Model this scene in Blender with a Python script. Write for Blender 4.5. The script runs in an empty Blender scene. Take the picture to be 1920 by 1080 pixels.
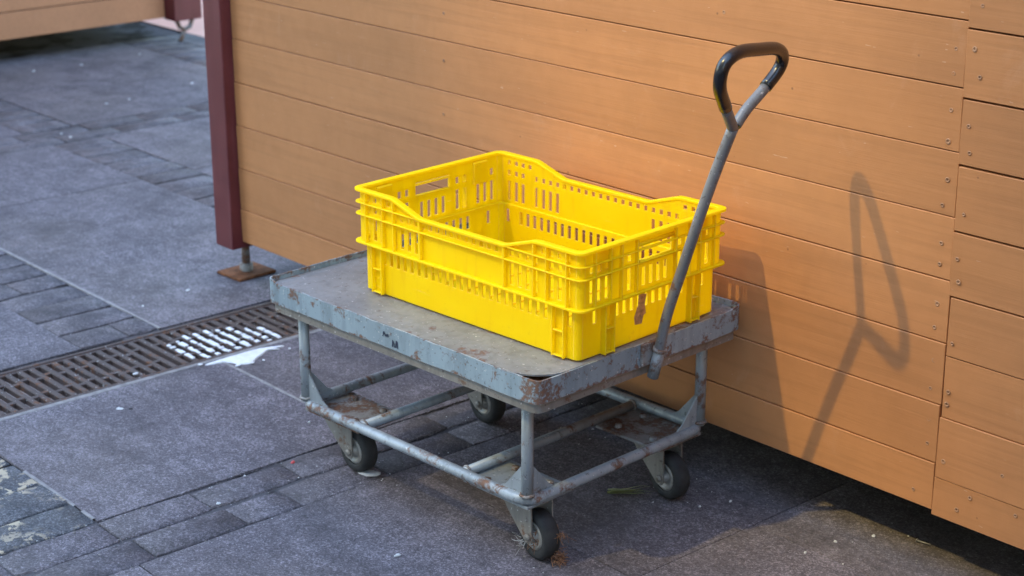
import bpy, bmesh, math, random
from mathutils import Vector, Matrix
R = math.radians
random.seed(11)
scene = bpy.context.scene
COL = scene.collection

# ------------------------------------------------------------------ camera
cam_d = bpy.data.cameras.new("camera")
cam = bpy.data.objects.new("camera", cam_d); COL.objects.link(cam)
cam_d.sensor_width = 36.0
cam_d.lens = 3291.56 / 1920 * 36.0
cam_d.clip_start = 0.05
cam_d.clip_end = 600.0
_r = Vector((0.67365017, 0.73904992, -0.00081357))
_u = Vector((-0.23908172, 0.21896635, 0.9459882))
_w = Vector((-0.69931065, 0.6370706, -0.32420005))
cam.matrix_world = Matrix(((_r.x, _u.x, -_w.x, 1.58091), (_r.y, _u.y, -_w.y, -2.43833),
                           (_r.z, _u.z, -_w.z, 1.49313), (0, 0, 0, 1)))
cam_d.dof.use_dof = True
cam_d.dof.focus_distance = 2.95
cam_d.dof.aperture_fstop = 6.3
scene.camera = cam

# ------------------------------------------------------------------ sky, sun, exposure
SUN_DIR = Vector((0.16775, 0.56924, -0.80488))        # the way the light travels
world = bpy.data.worlds.new("World"); scene.world = world; world.use_nodes = True
wn = world.node_tree.nodes; wl = world.node_tree.links
sky = wn.new("ShaderNodeTexSky"); sky.sky_type = 'NISHITA'; sky.sun_disc = False
sky.sun_elevation = R(53.6)
sky.sun_rotation = math.atan2(-SUN_DIR.x, -SUN_DIR.y)
sky.air_density = 1.9; sky.dust_density = 1.2; sky.ozone_density = 4.5
wl.new(sky.outputs[0], wn["Background"].inputs[0])
wn["Background"].inputs[1].default_value = 0.15
sun_d = bpy.data.lights.new("sun", 'SUN'); sun = bpy.data.objects.new("sun", sun_d); COL.objects.link(sun)
sun_d.energy = 2.0; sun_d.angle = R(1.0); sun_d.color = (0.235, 0.18, 0.064)
sun.rotation_euler = SUN_DIR.to_track_quat('-Z', 'Y').to_euler()
sun.location = (-4, -12, 18)
vs = scene.view_settings
vs.view_transform = 'Standard'; vs.look = 'None'; vs.gamma = 1.0; vs.use_curve_mapping = False
vs.exposure = 2.36
scene.render.engine = 'CYCLES'
scene.cycles.use_denoising = True
scene.cycles.max_bounces = 8

# ------------------------------------------------------------------ materials
class NT:
    def __init__(s, name):
        s.m = bpy.data.materials.new(name); s.m.use_nodes = True
        s.t = s.m.node_tree; s.n = s.t.nodes; s.b = s.n["Principled BSDF"]; s.out = s.n["Material Output"]
        s.tc = s.n.new("ShaderNodeTexCoord"); s.oi = s.n.new("ShaderNodeObjectInfo")
        a = s.n.new("ShaderNodeVectorMath"); a.operation = 'MULTIPLY_ADD'
        v = s.n.new("ShaderNodeCombineXYZ")
        for k in range(3): s.l(s.oi.outputs["Random"], v.inputs[k])
        s.l(v.outputs[0], a.inputs[0]); a.inputs[1].default_value = (37.0, 53.0, 71.0); s.l(s.tc.outputs["Object"], a.inputs[2])
        s.co = a.outputs[0]
    def l(s, a, b): s.t.links.new(a, b)
    def mapped(s, sc, co=None):
        m = s.n.new("ShaderNodeMapping"); s.l(co or s.co, m.inputs[0]); m.inputs[3].default_value = sc; return m.outputs[0]
    def noise(s, scale, detail=4, rough=0.55, co=None, dist=0.0):
        n = s.n.new("ShaderNodeTexNoise"); n.inputs["Scale"].default_value = scale
        n.inputs["Detail"].default_value = detail; n.inputs["Roughness"].default_value = rough
        n.inputs["Distortion"].default_value = dist
        s.l(co or s.co, n.inputs["Vector"]); return n.outputs["Fac"]
    def voro(s, scale, co=None, feature='F1'):
        n = s.n.new("ShaderNodeTexVoronoi"); n.feature = feature; n.inputs["Scale"].default_value = scale
        s.l(co or s.co, n.inputs["Vector"]); return n.outputs["Distance"]
    def ramp(s, f, stops, interp='LINEAR'):
        r = s.n.new("ShaderNodeValToRGB"); r.color_ramp.interpolation = interp
        e = r.color_ramp.elements
        while len(e) < len(stops): e.new(0.5)
        for k, (p, c) in enumerate(stops):
            e[k].position = p; e[k].color = (c, c, c, 1) if not hasattr(c, '__len__') else (*c, 1)
        s.l(f, r.inputs[0]); return r.outputs[0]
    def mix(s, f, a, b, mode='MIX'):
        m = s.n.new("ShaderNodeMix"); m.data_type = 'RGBA'; m.blend_type = mode
        for i, v in ((0, f), (6, a), (7, b)):
            if isinstance(v, (int, float)): m.inputs[i].default_value = v
            elif isinstance(v, tuple): m.inputs[i].default_value = (*v, 1)
            else: s.l(v, m.inputs[i])
        return m.outputs[2]
    def math(s, op, a, b=0.0):
        m = s.n.new("ShaderNodeMath"); m.operation = op
        for i, v in ((0, a), (1, b)):
            if isinstance(v, (int, float)): m.inputs[i].default_value = v
            else: s.l(v, m.inputs[i])
        return m.outputs[0]
    def edges(s, radius):
        b = s.n.new("ShaderNodeBevel"); b.samples = 4; b.inputs[0].default_value = radius
        g = s.n.new("ShaderNodeNewGeometry"); d = s.n.new("ShaderNodeVectorMath"); d.operation = 'DOT_PRODUCT'
        s.l(b.outputs[0], d.inputs[0]); s.l(g.outputs["Normal"], d.inputs[1])
        return s.ramp(d.outputs["Value"], [(0.78, 1.0), (0.96, 0.0)])
    def bump(s, h, strength=0.3, dist=0.002, prev=None):
        b = s.n.new("ShaderNodeBump"); b.inputs["Strength"].default_value = strength
        b.inputs["Distance"].default_value = dist; s.l(h, b.inputs["Height"])
        if prev is not None: s.l(prev, b.inputs["Normal"])
        return b.outputs[0]
    def col(s, c):
        if isinstance(c, tuple): s.b.inputs["Base Color"].default_value = (*c, 1)
        else: s.l(c, s.b.inputs["Base Color"])
    def set(s, **k):
        for n, v in k.items():
            n = n.replace('_', ' ')
            if isinstance(v, (int, float)): s.b.inputs[n].default_value = v
            else: s.l(v, s.b.inputs[n])

def mat_plank(name, base):
    t = NT(name)
    grain = t.noise(1.0, 6, 0.6, t.mapped((2.2, 60, 60)))
    fine = t.noise(1.0, 4, 0.6, t.mapped((9, 420, 420)))
    big = t.noise(3.0, 3, 0.5)
    mott = t.noise(26.0, 4, 0.6)
    c = t.mix(t.ramp(big, [(0.3, 0.0), (0.7, 1.0)]), tuple(x * 0.9 for x in base), tuple(min(1, x * 1.07) for x in base))
    c = t.mix(t.math('MULTIPLY', t.ramp(mott, [(0.35, 0.0), (0.75, 1.0)]), 0.28), c, tuple(x * 0.78 for x in base))
    # tone of the single board
    tone = t.math('ADD', t.math("MULTIPLY", t.oi.outputs["Random"], 0.11), 0.895)
    tn = t.n.new("ShaderNodeCombineXYZ")
    for k in range(3): t.l(tone, tn.inputs[k])
    c = t.mix(1.0, c, tn.outputs[0], 'MULTIPLY')
    # pale scratches and dark dings
    scr = t.noise(1.0, 2, 0.5, t.mapped((38, 210, 210)))
    c = t.mix(t.ramp(scr, [(0.755, 0.0), (0.77, 0.55)]), c, (0.62, 0.42, 0.28))
    ding = t.voro(13.0)
    c = t.mix(t.ramp(ding, [(0.020, 0.6), (0.04, 0.0)]), c, (0.10, 0.05, 0.03))
    run = t.noise(1.0, 3, 0.6, t.mapped((24, 24, 3.0)))
    c = t.mix(t.math('MULTIPLY', t.ramp(run, [(0.55, 0.0), (0.85, 1.0)]), 0.16), c, tuple(x * 0.6 for x in base))
    g1 = t.ramp(grain, [(0.40, 1.0), (0.50, 0.0)])
    c = t.mix(t.math('MULTIPLY', g1, 0.22), c, tuple(x * 0.62 for x in base))
    pale = t.noise(9.0, 6, 0.7, None, 0.8)
    c = t.mix(t.math('MULTIPLY', t.ramp(pale, [(0.60, 0.0), (0.78, 1.0)]), 0.22), c, (0.60, 0.36, 0.23))
    t.col(c)
    t.set(Roughness=t.ramp(mott, [(0.3, 0.44), (0.7, 0.66)])); t.b.inputs["Specular IOR Level"].default_value = 0.28
    b1 = t.bump(grain, 0.35, 0.0022)
    b2 = t.bump(fine, 0.30, 0.0006, b1)
    t.set(Normal=b2)
    return t.m

def mat_stone(name, dark, light, speck=0.5, relief=0.5, flakes=False, stain=0.55):
    t = NT(name)
    fine = t.noise(190.0, 4, 0.75)
    med = t.noise(48.0, 6, 0.72)
    big = t.noise(5.5, 7, 0.68)
    huge = t.noise(1.4, 3, 0.5, t.tc.outputs["Object"])
    c = t.mix(t.ramp(med, [(0.3, 0.0), (0.7, 1.0)]), dark, light)
    for vsc, amt in ((430.0, 0.75), (190.0, 0.45)):
        vn = t.n.new("ShaderNodeTexVoronoi"); vn.inputs["Scale"].default_value = vsc; t.l(t.co, vn.inputs["Vector"])
        sp_ = t.n.new("ShaderNodeSeparateColor"); t.l(vn.outputs["Color"], sp_.inputs[0])
        c = t.mix(amt, c, t.ramp(sp_.outputs[0], [(0.0, 0.35), (0.55, 0.85), (0.85, 1.25), (1.0, 2.1)]), 'MULTIPLY')
    c = t.mix(t.math('MULTIPLY', t.ramp(fine, [(0.53, 0.0), (0.66, 1.0)]), speck), c, tuple(min(1, x * 2.3) for x in light))
    c = t.mix(t.math('MULTIPLY', t.ramp(fine, [(0.30, 1.0), (0.45, 0.0)]), speck), c, tuple(x * 0.35 for x in dark))
    c = t.mix(t.math('MULTIPLY', t.ramp(big, [(0.42, 0.0), (0.68, 1.0)]), stain), c, tuple(x * 0.45 for x in dark))
    c = t.mix(t.math('MULTIPLY', t.ramp(huge, [(0.48, 0.0), (0.72, 1.0)]), 0.30), c, (0.13, 0.105, 0.085))
    fr = t.noise(13.0, 12, 0.82, None, 0.5)
    c = t.mix(t.math('MULTIPLY', t.ramp(fr, [(0.38, 1.0), (0.50, 0.0)]), 0.40), c, tuple(x * 0.40 for x in dark))
    c = t.mix(t.math('MULTIPLY', t.ramp(fr, [(0.52, 0.0), (0.66, 1.0)]), 0.22), c, tuple(min(1, x * 1.7) for x in light))
    sk = t.noise(1.0, 5, 0.65, t.mapped((5, 26, 10)), 1.2)
    c = t.mix(t.math('MULTIPLY', t.ramp(sk, [(0.52, 0.0), (0.70, 1.0)]), 0.40), c, tuple(x * 0.50 for x in dark))
    spots = t.voro(34.0, t.co)
    c = t.mix(t.ramp(spots, [(0.035, 0.55), (0.055, 0.0)]), c, (0.36, 0.35, 0.34))
    if flakes:
        f1 = t.noise(42.0, 6, 0.66, None, 0.4)
        f2 = t.noise(5.0, 2, 0.5)
        k = t.math('MULTIPLY', t.ramp(f1, [(0.535, 0.0), (0.56, 1.0)]), t.ramp(f2, [(0.40, 0.0), (0.50, 1.0)]))
        c = t.mix(k, c, (0.42, 0.35, 0.25))
    tone = t.math('ADD', t.math('MULTIPLY', t.oi.outputs["Random"], 0.22), 0.89)
    tn = t.n.new("ShaderNodeCombineXYZ")
    for k in range(3): t.l(tone, tn.inputs[k])
    t.col(t.mix(1.0, c, tn.outputs[0], 'MULTIPLY'))
    t.set(Roughness=t.ramp(big, [(0.3, 0.62), (0.7, 0.85)])); t.b.inputs["Specular IOR Level"].default_value = 0.30
    b1 = t.bump(t.noise(30.0, 5, 0.65), relief, 0.004)
    t.set(Normal=t.bump(fine, 0.45, 0.0010, b1))
    return t.m

def mat_steel(name, base, rust=0.5, metal=0.15, rough=0.45, scale=1.0, wear=None, corners=()):
    t = NT(name)
    a = t.noise(17.0 * scale, 6, 0.68, None, 0.3); b = t.noise(75.0 * scale, 5, 0.7); drip = t.noise(1.0, 4, 0.6, t.mapped((42, 42, 6)), 0.6)
    big = t.noise(5.0, 3, 0.5)
    c = t.mix(t.ramp(big, [(0.3, 0.0), (0.7, 1.0)]), tuple(x * 0.80 for x in base), tuple(min(1, x * 1.15) for x in base))
    c = t.mix(t.math('MULTIPLY', t.ramp(drip, [(0.46, 0.0), (0.66, 1.0)]), 0.55), c, tuple(x * 0.55 for x in base))
    c = t.mix(t.math('MULTIPLY', t.ramp(b, [(0.60, 0.0), (0.66, 1.0)]), 0.7), c, (0.07, 0.055, 0.05))
    c = t.mix(t.math('MULTIPLY', t.ramp(t.noise(140.0, 3, 0.6), [(0.66, 0.0), (0.70, 1.0)]), 0.8), c, (0.55, 0.55, 0.55))
    thr = 0.70 - 0.24 * rust
    av = a
    if wear:
        sx = t.n.new("ShaderNodeSeparateXYZ"); t.l(t.tc.outputs["Object"], sx.inputs[0])
        for ax_, lo, hi, amt in wear:
            mr = t.n.new("ShaderNodeMapRange"); src = sx.outputs[abs(ax_) - 1]
            if ax_ < 0: src = t.math('ABSOLUTE', src)
            t.l(src, mr.inputs[0]); mr.inputs[1].default_value = lo; mr.inputs[2].default_value = hi; mr.inputs[3].default_value = 0; mr.inputs[4].default_value = amt
            av = t.math('ADD', av, mr.outputs[0])
        for pt, rad, amt in corners:
            vd = t.n.new("ShaderNodeVectorMath"); vd.operation = 'DISTANCE'; t.l(t.tc.outputs["Object"], vd.inputs[0]); vd.inputs[1].default_value = pt
            mr = t.n.new("ShaderNodeMapRange"); t.l(vd.outputs["Value"], mr.inputs[0])
            for q, v_ in zip((1, 2, 3, 4), (rad, 0.0, 0.0, amt)): mr.inputs[q].default_value = v_
            av = t.math('ADD', av, mr.outputs[0])
    mask = t.math('MULTIPLY', t.ramp(av, [(thr, 0.0), (thr + 0.07, 1.0)]), t.ramp(b, [(0.35, 0.0), (0.52, 0.92)]))
    rc = t.mix(t.ramp(b, [(0.3, 0.0), (0.7, 1.0)]), (0.050, 0.026, 0.016), (0.19, 0.085, 0.042))
    if wear:
        ed = t.math('MULTIPLY', t.edges(0.003), t.ramp(t.noise(60.0, 5, 0.7), [(0.42, 0.0), (0.58, 0.85)]))
        c = t.mix(ed, c, t.mix(t.ramp(t.noise(33.0, 3, 0.6), [(0.45, 0.0), (0.55, 1.0)]), (0.12, 0.06, 0.035), (0.52, 0.50, 0.48)))
    t.col(t.mix(mask, c, rc))
    t.set(Metallic=t.math('MULTIPLY', t.math('SUBTRACT', 1.0, mask), metal),
          Roughness=t.math('ADD', t.math('MULTIPLY', mask, 0.35), rough))
    t.b.inputs["Specular IOR Level"].default_value = 0.4
    t.set(Normal=t.bump(b, 0.35, 0.0010, t.bump(a, 0.2, 0.002)))
    return t.m

def mat_plain(name, base, rough=0.6, var=0.25, scale=30.0, bump=0.3, dist=0.001, metal=0.0, spec=0.4):
    t = NT(name)
    n = t.noise(scale, 5, 0.6); n2 = t.noise(scale * 6, 4, 0.6)
    c = t.mix(t.ramp(n, [(0.3, 0.0), (0.7, 1.0)]), tuple(x * (1 - var) for x in base), tuple(min(1, x * (1 + var)) for x in base))
    t.col(c); t.set(Roughness=rough, Metallic=metal); t.b.inputs["Specular IOR Level"].default_value = spec
    t.set(Normal=t.bump(n2, bump, dist))
    return t.m

def mat_plastic(name):
    t = NT(name)
    n = t.noise(14.0, 5, 0.6); d = t.noise(55.0, 5, 0.7); st = t.noise(1.0, 4, 0.6, t.mapped((60, 60, 10)))
    c = t.mix(t.ramp(n, [(0.35, 0.0), (0.7, 1.0)]), (0.95, 0.80, 0.002), (0.98, 0.88, 0.004))
    c = t.mix(t.math('MULTIPLY', t.ramp(d, [(0.62, 0.0), (0.80, 1.0)]), 0.35), c, (0.42, 0.22, 0.02))
    c = t.mix(t.math('MULTIPLY', t.ramp(st, [(0.55, 0.0), (0.80, 1.0)]), 0.35), c, (0.50, 0.30, 0.03))
    scf = t.noise(1.0, 4, 0.65, t.mapped((18, 18, 150)))
    c = t.mix(t.math('MULTIPLY', t.ramp(scf, [(0.64, 0.0), (0.72, 1.0)]), 0.30), c, (0.95, 0.86, 0.30))
    gr = t.noise(28.0, 8, 0.75)
    c = t.mix(t.math('MULTIPLY', t.ramp(gr, [(0.60, 0.0), (0.72, 1.0)]), 0.45), c, (0.30, 0.19, 0.05))
    ed = t.math('MULTIPLY', t.edges(0.0022), t.ramp(t.noise(45.0, 5, 0.7), [(0.35, 0.1), (0.65, 0.75)]))
    c = t.mix(ed, c, (0.98, 0.90, 0.36))
    t.col(c); t.set(Roughness=t.ramp(n, [(0.3, 0.42), (0.7, 0.56)])); t.b.inputs["Specular IOR Level"].default_value = 0.22
    t.set(Normal=t.bump(t.noise(220.0, 3, 0.6), 0.08, 0.0006))
    tr = t.n.new("ShaderNodeBsdfTranslucent"); tr.inputs[0].default_value = (1.0, 0.74, 0.002, 1)
    mx = t.n.new("ShaderNodeMixShader"); mx.inputs[0].default_value = 0.52
    t.l(t.b.outputs[0], mx.inputs[1]); t.l(tr.outputs[0], mx.inputs[2]); t.l(mx.outputs[0], t.out.inputs[0])
    return t.m

M = {}
M['plank'] = mat_plank("painted_plank", (0.484, 0.214, 0.084))
M['plank_far'] = mat_plank("painted_plank_far", (0.46, 0.21, 0.105))
M['post'] = mat_plain("maroon_paint", (0.135, 0.030, 0.034), 0.42, 0.15, 12, 0.25, 0.0015, 0, 0.4)
def mat_post():
    t = NT("maroon_paint"); a = t.noise(1.0, 5, 0.65, t.mapped((70, 70, 4))); b = t.noise(16.0, 7, 0.7); d = t.noise(1.0, 3, 0.5, t.mapped((60, 60, 26)))
    c = t.mix(t.ramp(b, [(0.35, 0.0), (0.7, 1.0)]), (0.098, 0.018, 0.020), (0.138, 0.027, 0.029))
    c = t.mix(t.math('MULTIPLY', t.ramp(a, [(0.52, 0.0), (0.75, 1.0)]), 0.30), c, (0.20, 0.075, 0.08))
    c = t.mix(t.ramp(d, [(0.735, 0.0), (0.75, 0.8)]), c, (0.45, 0.36, 0.34))
    t.col(c); t.set(Roughness=t.ramp(b, [(0.3, 0.34), (0.7, 0.55)]), Normal=t.bump(b, 0.25, 0.0015)); return t.m
M['post'] = mat_post()
M['behind'] = mat_plain("dark_backing", (0.03, 0.018, 0.012), 0.9, 0.2)
M['slab'] = mat_stone("granite_slab", (0.093, 0.081, 0.090), (0.172, 0.151, 0.167), 0.55, 0.25)
M['sett'] = mat_stone("split_sett", (0.082, 0.072, 0.080), (0.160, 0.141, 0.156), 0.55, 1.0, False, 0.75)
M['sett_flaked'] = mat_stone("flaked_sett", (0.070, 0.072, 0.080), (0.130, 0.130, 0.140), 0.55, 0.9, True)
def mat_joint():
    t = NT("joint_earth"); a = t.noise(7.0, 4, 0.6); b = t.noise(160.0, 3, 0.6)
    c = t.mix(t.ramp(a, [(0.43, 0.0), (0.51, 1.0)]), (0.012, 0.010, 0.010), (0.105, 0.098, 0.104))
    t.col(t.mix(t.math('MULTIPLY', b, 0.5), c, (0.02, 0.018, 0.017))); t.set(Roughness=0.95); t.b.inputs["Specular IOR Level"].default_value = 0.1
    t.set(Normal=t.bump(b, 0.8, 0.003)); return t.m
M['bed'] = mat_joint()
M['mortar'] = mat_plain("pale_mortar", (0.24, 0.225, 0.22), 0.9, 0.25, 50, 0.5, 0.002, 0, 0.15)
M['far_ground'] = mat_plain("plaza_stone", (0.36, 0.31, 0.29), 0.85, 0.15, 3, 0.3, 0.003, 0, 0.2)
M['sunlit_pink'] = mat_plain('painted_sunlit_stone', (0.66, 0.37, 0.28), 0.85, 0.1, 3, 0.3, 0.003, 0, 0.2)  # sunlight on the far ground, put into a bright pink base colour
M['grit'] = mat_plain('grit_stone', (0.16, 0.145, 0.135), 0.9, 0.5, 40, 0.3, 0.001)
M['iron'] = mat_steel("cast_iron", (0.072, 0.048, 0.041), 0.62, 0.1, 0.6, 1.6)
M['drain'] = mat_plain("drain_mud", (0.012, 0.011, 0.012), 0.9, 0.4)
M['white'] = mat_plain("white_paint", (0.70, 0.70, 0.72), 0.5, 0.14, 70, 0.3, 0.002)
M['steel'] = mat_steel("grey_blue_paint", (0.29, 0.325, 0.35), 0.62, 0.15, 0.42)
M['steel_deck'] = mat_steel("worn_deck_sheet", (0.205, 0.212, 0.225), 0.42, 0.2, 0.42, 0.8, [(-2, .255, .272, .09), (-1, .36, .376, .07)])
M['steel_skirt'] = mat_steel("blue_grey_skirt", (0.25, 0.32, 0.365), 0.50, 0.15, 0.45, 1.7, [(3, .352, .345, .10), (-1, .366, .3775, .035), (3, .3865, .390, .07)], [((.377, -.272, .368), .055, .26), ((-.377, -.272, .368), .045, .16), ((.377, .02, .372), .07, .12), ((.377, .27, .37), .05, .12)])
M['steel_grey'] = mat_steel("grey_caster_steel", (0.23, 0.215, 0.195), 0.5, 0.25, 0.5)
M['steel_rusty'] = mat_steel("rusty_plate", (0.26, 0.25, 0.24), 1.05, 0.15, 0.6)
M['shaft'] = mat_steel("grey_shaft_paint", (0.21, 0.215, 0.225), 0.55, 0.2, 0.40, 1.4)
M['rust'] = mat_plain("bare_rust", (0.16, 0.065, 0.03), 0.9, 0.5, 60, 0.8, 0.002, 0, 0.15)
M['rubber'] = mat_plain("wheel_rubber", (0.020, 0.020, 0.021), 0.75, 0.35, 50, 0.4, 0.001)
M['hub'] = mat_plain("wheel_hub", (0.26, 0.25, 0.235), 0.5, 0.3, 60, 0.4, 0.001, 0.3)
M['grip'] = mat_plain("black_grip", (0.010, 0.010, 0.012), 0.26, 0.4, 40, 0.15, 0.0008, 0, 0.6)
M['yellow'] = mat_plastic("yellow_plastic")
M['tan'] = mat_plain("torn_paper_label", (0.78, 0.46, 0.20), 0.8, 0.4, 120, 0.5, 0.001)
M['ink'] = mat_plain("blue_black_ink", (0.05, 0.06, 0.10), 0.6, 0.3)
M['straw'] = mat_plain("brown_twine", (0.22, 0.11, 0.06), 0.9, 0.5, 80, 0.5, 0.001)
M['fibre'] = mat_plain("grey_lint", (0.40, 0.40, 0.40), 0.9, 0.3, 80, 0.5, 0.001)
M['green'] = mat_plain("green_leaf", (0.38, 0.42, 0.16), 0.6, 0.4, 40, 0.3, 0.001)
M['paper'] = mat_plain("scrap_paper", (0.50, 0.50, 0.50), 0.8, 0.35, 90, 0.4, 0.001)
M['petal'] = mat_plain("red_scrap", (0.55, 0.08, 0.08), 0.7, 0.3, 60, 0.3, 0.001)
M['dark'] = mat_plain("dark_scrap", (0.03, 0.03, 0.035), 0.8, 0.3, 60, 0.3, 0.001)
M['shade_facade'] = mat_plain("added_facade", (0.42, 0.40, 0.37), 0.85, 0.12, 0.6, 0.2, 0.01)  # for the unseen blocks added to shape the light

M['glass'] = mat_plain("window_glass", (0.03, 0.035, 0.04), 0.08, 0.1, 2, 0.0, 0.001, 0, 0.8)
M['screw_core'] = mat_plain("screw_recess", (0.10, 0.05, 0.03), 0.7, 0.3, 90, 0.3, 0.0005)
M['screw'] = mat_plain("painted_screw", (0.36, 0.19, 0.10), 0.55, 0.25, 90, 0.3, 0.0005)

# ------------------------------------------------------------------ mesh helpers
def obj(name, bm, mat, parent=None, loc=None, smooth=False, kind=None):
    me = bpy.data.meshes.new(name); bm.normal_update(); bm.to_mesh(me); bm.free()
    for m in (mat if isinstance(mat, (list, tuple)) else [mat]): me.materials.append(m)
    if smooth:
        for p in me.polygons: p.use_smooth = True
    return obj_me(name, me, parent, loc, kind)
def obj_me(name, me, parent=None, loc=None, kind=None):
    o = bpy.data.objects.new(name, me); COL.objects.link(o)
    if parent is not None: o.parent = parent
    if loc is not None: o.location = loc
    if kind: o['kind'] = kind
    return o
def empty(name, loc=(0, 0, 0), rz=0.0):
    o = bpy.data.objects.new(name, None); COL.objects.link(o); o.location = loc; o.rotation_euler = (0, 0, rz)
    o.empty_display_size = 0.1; return o
def tag(o, label, cat, group=None):
    o['label'] = label; o['category'] = cat
    if group: o['group'] = group
    return o
def smooth_by_angle(o, deg=40):
    me = o.data; bm = bmesh.new(); bm.from_mesh(me)
    for f in bm.faces: f.smooth = True
    for e in bm.edges:
        e.smooth = not (len(e.link_faces) == 2 and e.calc_face_angle(0) > R(deg))
    bm.to_mesh(me); bm.free(); return o
def box(bm, x0, x1, y0, y1, z0, z1, bevel=0.0, mi=0, seg=1):
    vs_ = [bm.verts.new(p) for p in ((x0, y0, z0), (x1, y0, z0), (x1, y1, z0), (x0, y1, z0),
                                     (x0, y0, z1), (x1, y0, z1), (x1, y1, z1), (x0, y1, z1))]
    fs = [bm.faces.new([vs_[i] for i in q]) for q in ((3, 2, 1, 0), (4, 5, 6, 7), (0, 1, 5, 4), (1, 2, 6, 5), (2, 3, 7, 6), (3, 0, 4, 7))]
    for f in fs: f.material_index = mi
    if bevel > 0:
        es = list({e for f in fs for e in f.edges})
        bmesh.ops.bevel(bm, geom=es, offset=bevel, segments=seg, affect='EDGES', profile=0.5, clamp_overlap=True)
    return vs_
def tube(bm, pts, rad, n=12, closed=False, caps=True, mi=0):
    P = [Vector(p) for p in pts]; N = len(P)
    rads = rad if hasattr(rad, '__len__') else [rad] * N
    rings = []; ref = None
    for i in range(N):
        if closed: d = (P[(i + 1) % N] - P[i - 1]).normalized()
        else: d = (P[min(i + 1, N - 1)] - P[max(i - 1, 0)]).normalized()
        if ref is None: ref = d.orthogonal().normalized()
        a = (ref - d * ref.dot(d)).normalized(); b = d.cross(a); ref = a
        rings.append([bm.verts.new(P[i] + (a * math.cos(2 * math.pi * k / n) + b * math.sin(2 * math.pi * k / n)) * rads[i]) for k in range(n)])
    for i in range(N if closed else N - 1):
        A, B = rings[i], rings[(i + 1) % N]
        sh = 0
        if closed and i == N - 1:
            sh = min(range(n), key=lambda q: (A[0].co - B[q].co).length)
        for k in range(n):
            f = bm.faces.new((A[k], A[(k + 1) % n], B[(k + 1 + sh) % n], B[(k + sh) % n])); f.smooth = True; f.material_index = mi
    if caps and not closed:
        bm.faces.new(list(reversed(rings[0]))).material_index = mi; bm.faces.new(rings[-1]).material_index = mi
def lathe(bm, prof, n=20, M4=None, mi=None):
    rings = []
    for r_, z_ in prof:
        if r_ < 1e-6: rings.append([bm.verts.new((0, 0, z_))])
        else: rings.append([bm.verts.new((r_ * math.cos(2 * math.pi * k / n), r_ * math.sin(2 * math.pi * k / n), z_)) for k in range(n)])
    for j in range(len(rings) - 1):
        A, B = rings[j], rings[j + 1]
        for k in range(n):
            k2 = (k + 1) % n
            if len(A) == 1 and len(B) == 1: continue
            if len(A) == 1: f = bm.faces.new((A[0], B[k2], B[k]))
            elif len(B) == 1: f = bm.faces.new((A[k], A[k2], B[0]))
            else: f = bm.faces.new((A[k], A[k2], B[k2], B[k]))
            f.smooth = True
            if mi: f.material_index = mi[j]
    if M4 is not None: bmesh.ops.transform(bm, matrix=M4, verts=[v for r_ in rings for v in r_])
def prism(bm, poly, axis, a, b, mi=0):
    """poly: 2D points; extruded along axis ('x','y','z') from a to b"""
    def p3(p, t):
        return {'x': (t, p[0], p[1]), 'y': (p[0], t, p[1]), 'z': (p[0], p[1], t)}[axis]
    A = [bm.verts.new(p3(p, a)) for p in poly]; B = [bm.verts.new(p3(p, b)) for p in poly]
    fs = [bm.faces.new(A), bm.faces.new(list(reversed(B)))]
    for k in range(len(poly)):
        k2 = (k + 1) % len(poly); fs.append(bm.faces.new((A[k2], A[k], B[k], B[k2])))
    for f in fs: f.material_index = mi
    bmesh.ops.recalc_face_normals(bm, faces=fs)
def rrect(hx, hy, r, n=5):
    out = []
    for cx, cy, a0 in ((hx - r, hy - r, 0), (-hx + r, hy - r, 90), (-hx + r, -hy + r, 180), (hx - r, -hy + r, 270)):
        for k in range(n + 1):
            a = R(a0 + 90 * k / n); out.append((cx + r * math.cos(a), cy + r * math.sin(a)))
    return out
def ring(bm, outer, inner, z0, z1, mi=0):
    """closed band between two loops; z0, z1 numbers or functions of (x, y)"""
    g = lambda z, p: z(p[0], p[1]) if callable(z) else z
    n = len(outer)
    L = [[bm.verts.new((p[0], p[1], g(z, p))) for p in loop] for loop, z in ((outer, z0), (outer, z1), (inner, z1), (inner, z0))]
    for j in range(4):
        A, B = L[j], L[(j + 1) % 4]
        for k in range(n):
            k2 = (k + 1) % n; f = bm.faces.new((A[k], A[k2], B[k2], B[k])); f.material_index = mi

# ================================================================== GROUND
PIV = Vector((-1.15, -0.40, 0.0))
bm = bmesh.new(); s = 150
bm.faces.new([bm.verts.new(p) for p in ((-s, -s, -0.016), (s, -s, -0.016), (s, s, -0.016), (-s, s, -0.016))])
obj("ground", bm, M['far_ground'], kind="structure")
bm = bmesh.new()
DX0, DX1 = -1.985, -1.735                                    # the drain channel
for x0, x1 in ((-9.0, DX0), (DX1, 1.6)):
    bm.faces.new([bm.verts.new((x - PIV.x, y - PIV.y, -0.0042)) for x, y in ((x0, -3.2), (x1, -3.2), (x1, 2.55), (x0, 2.55))])
pav = obj("pavement", bm, M['bed'], None, PIV, kind="structure")
pav.rotation_euler = (0, 0, R(-0.9))

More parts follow.
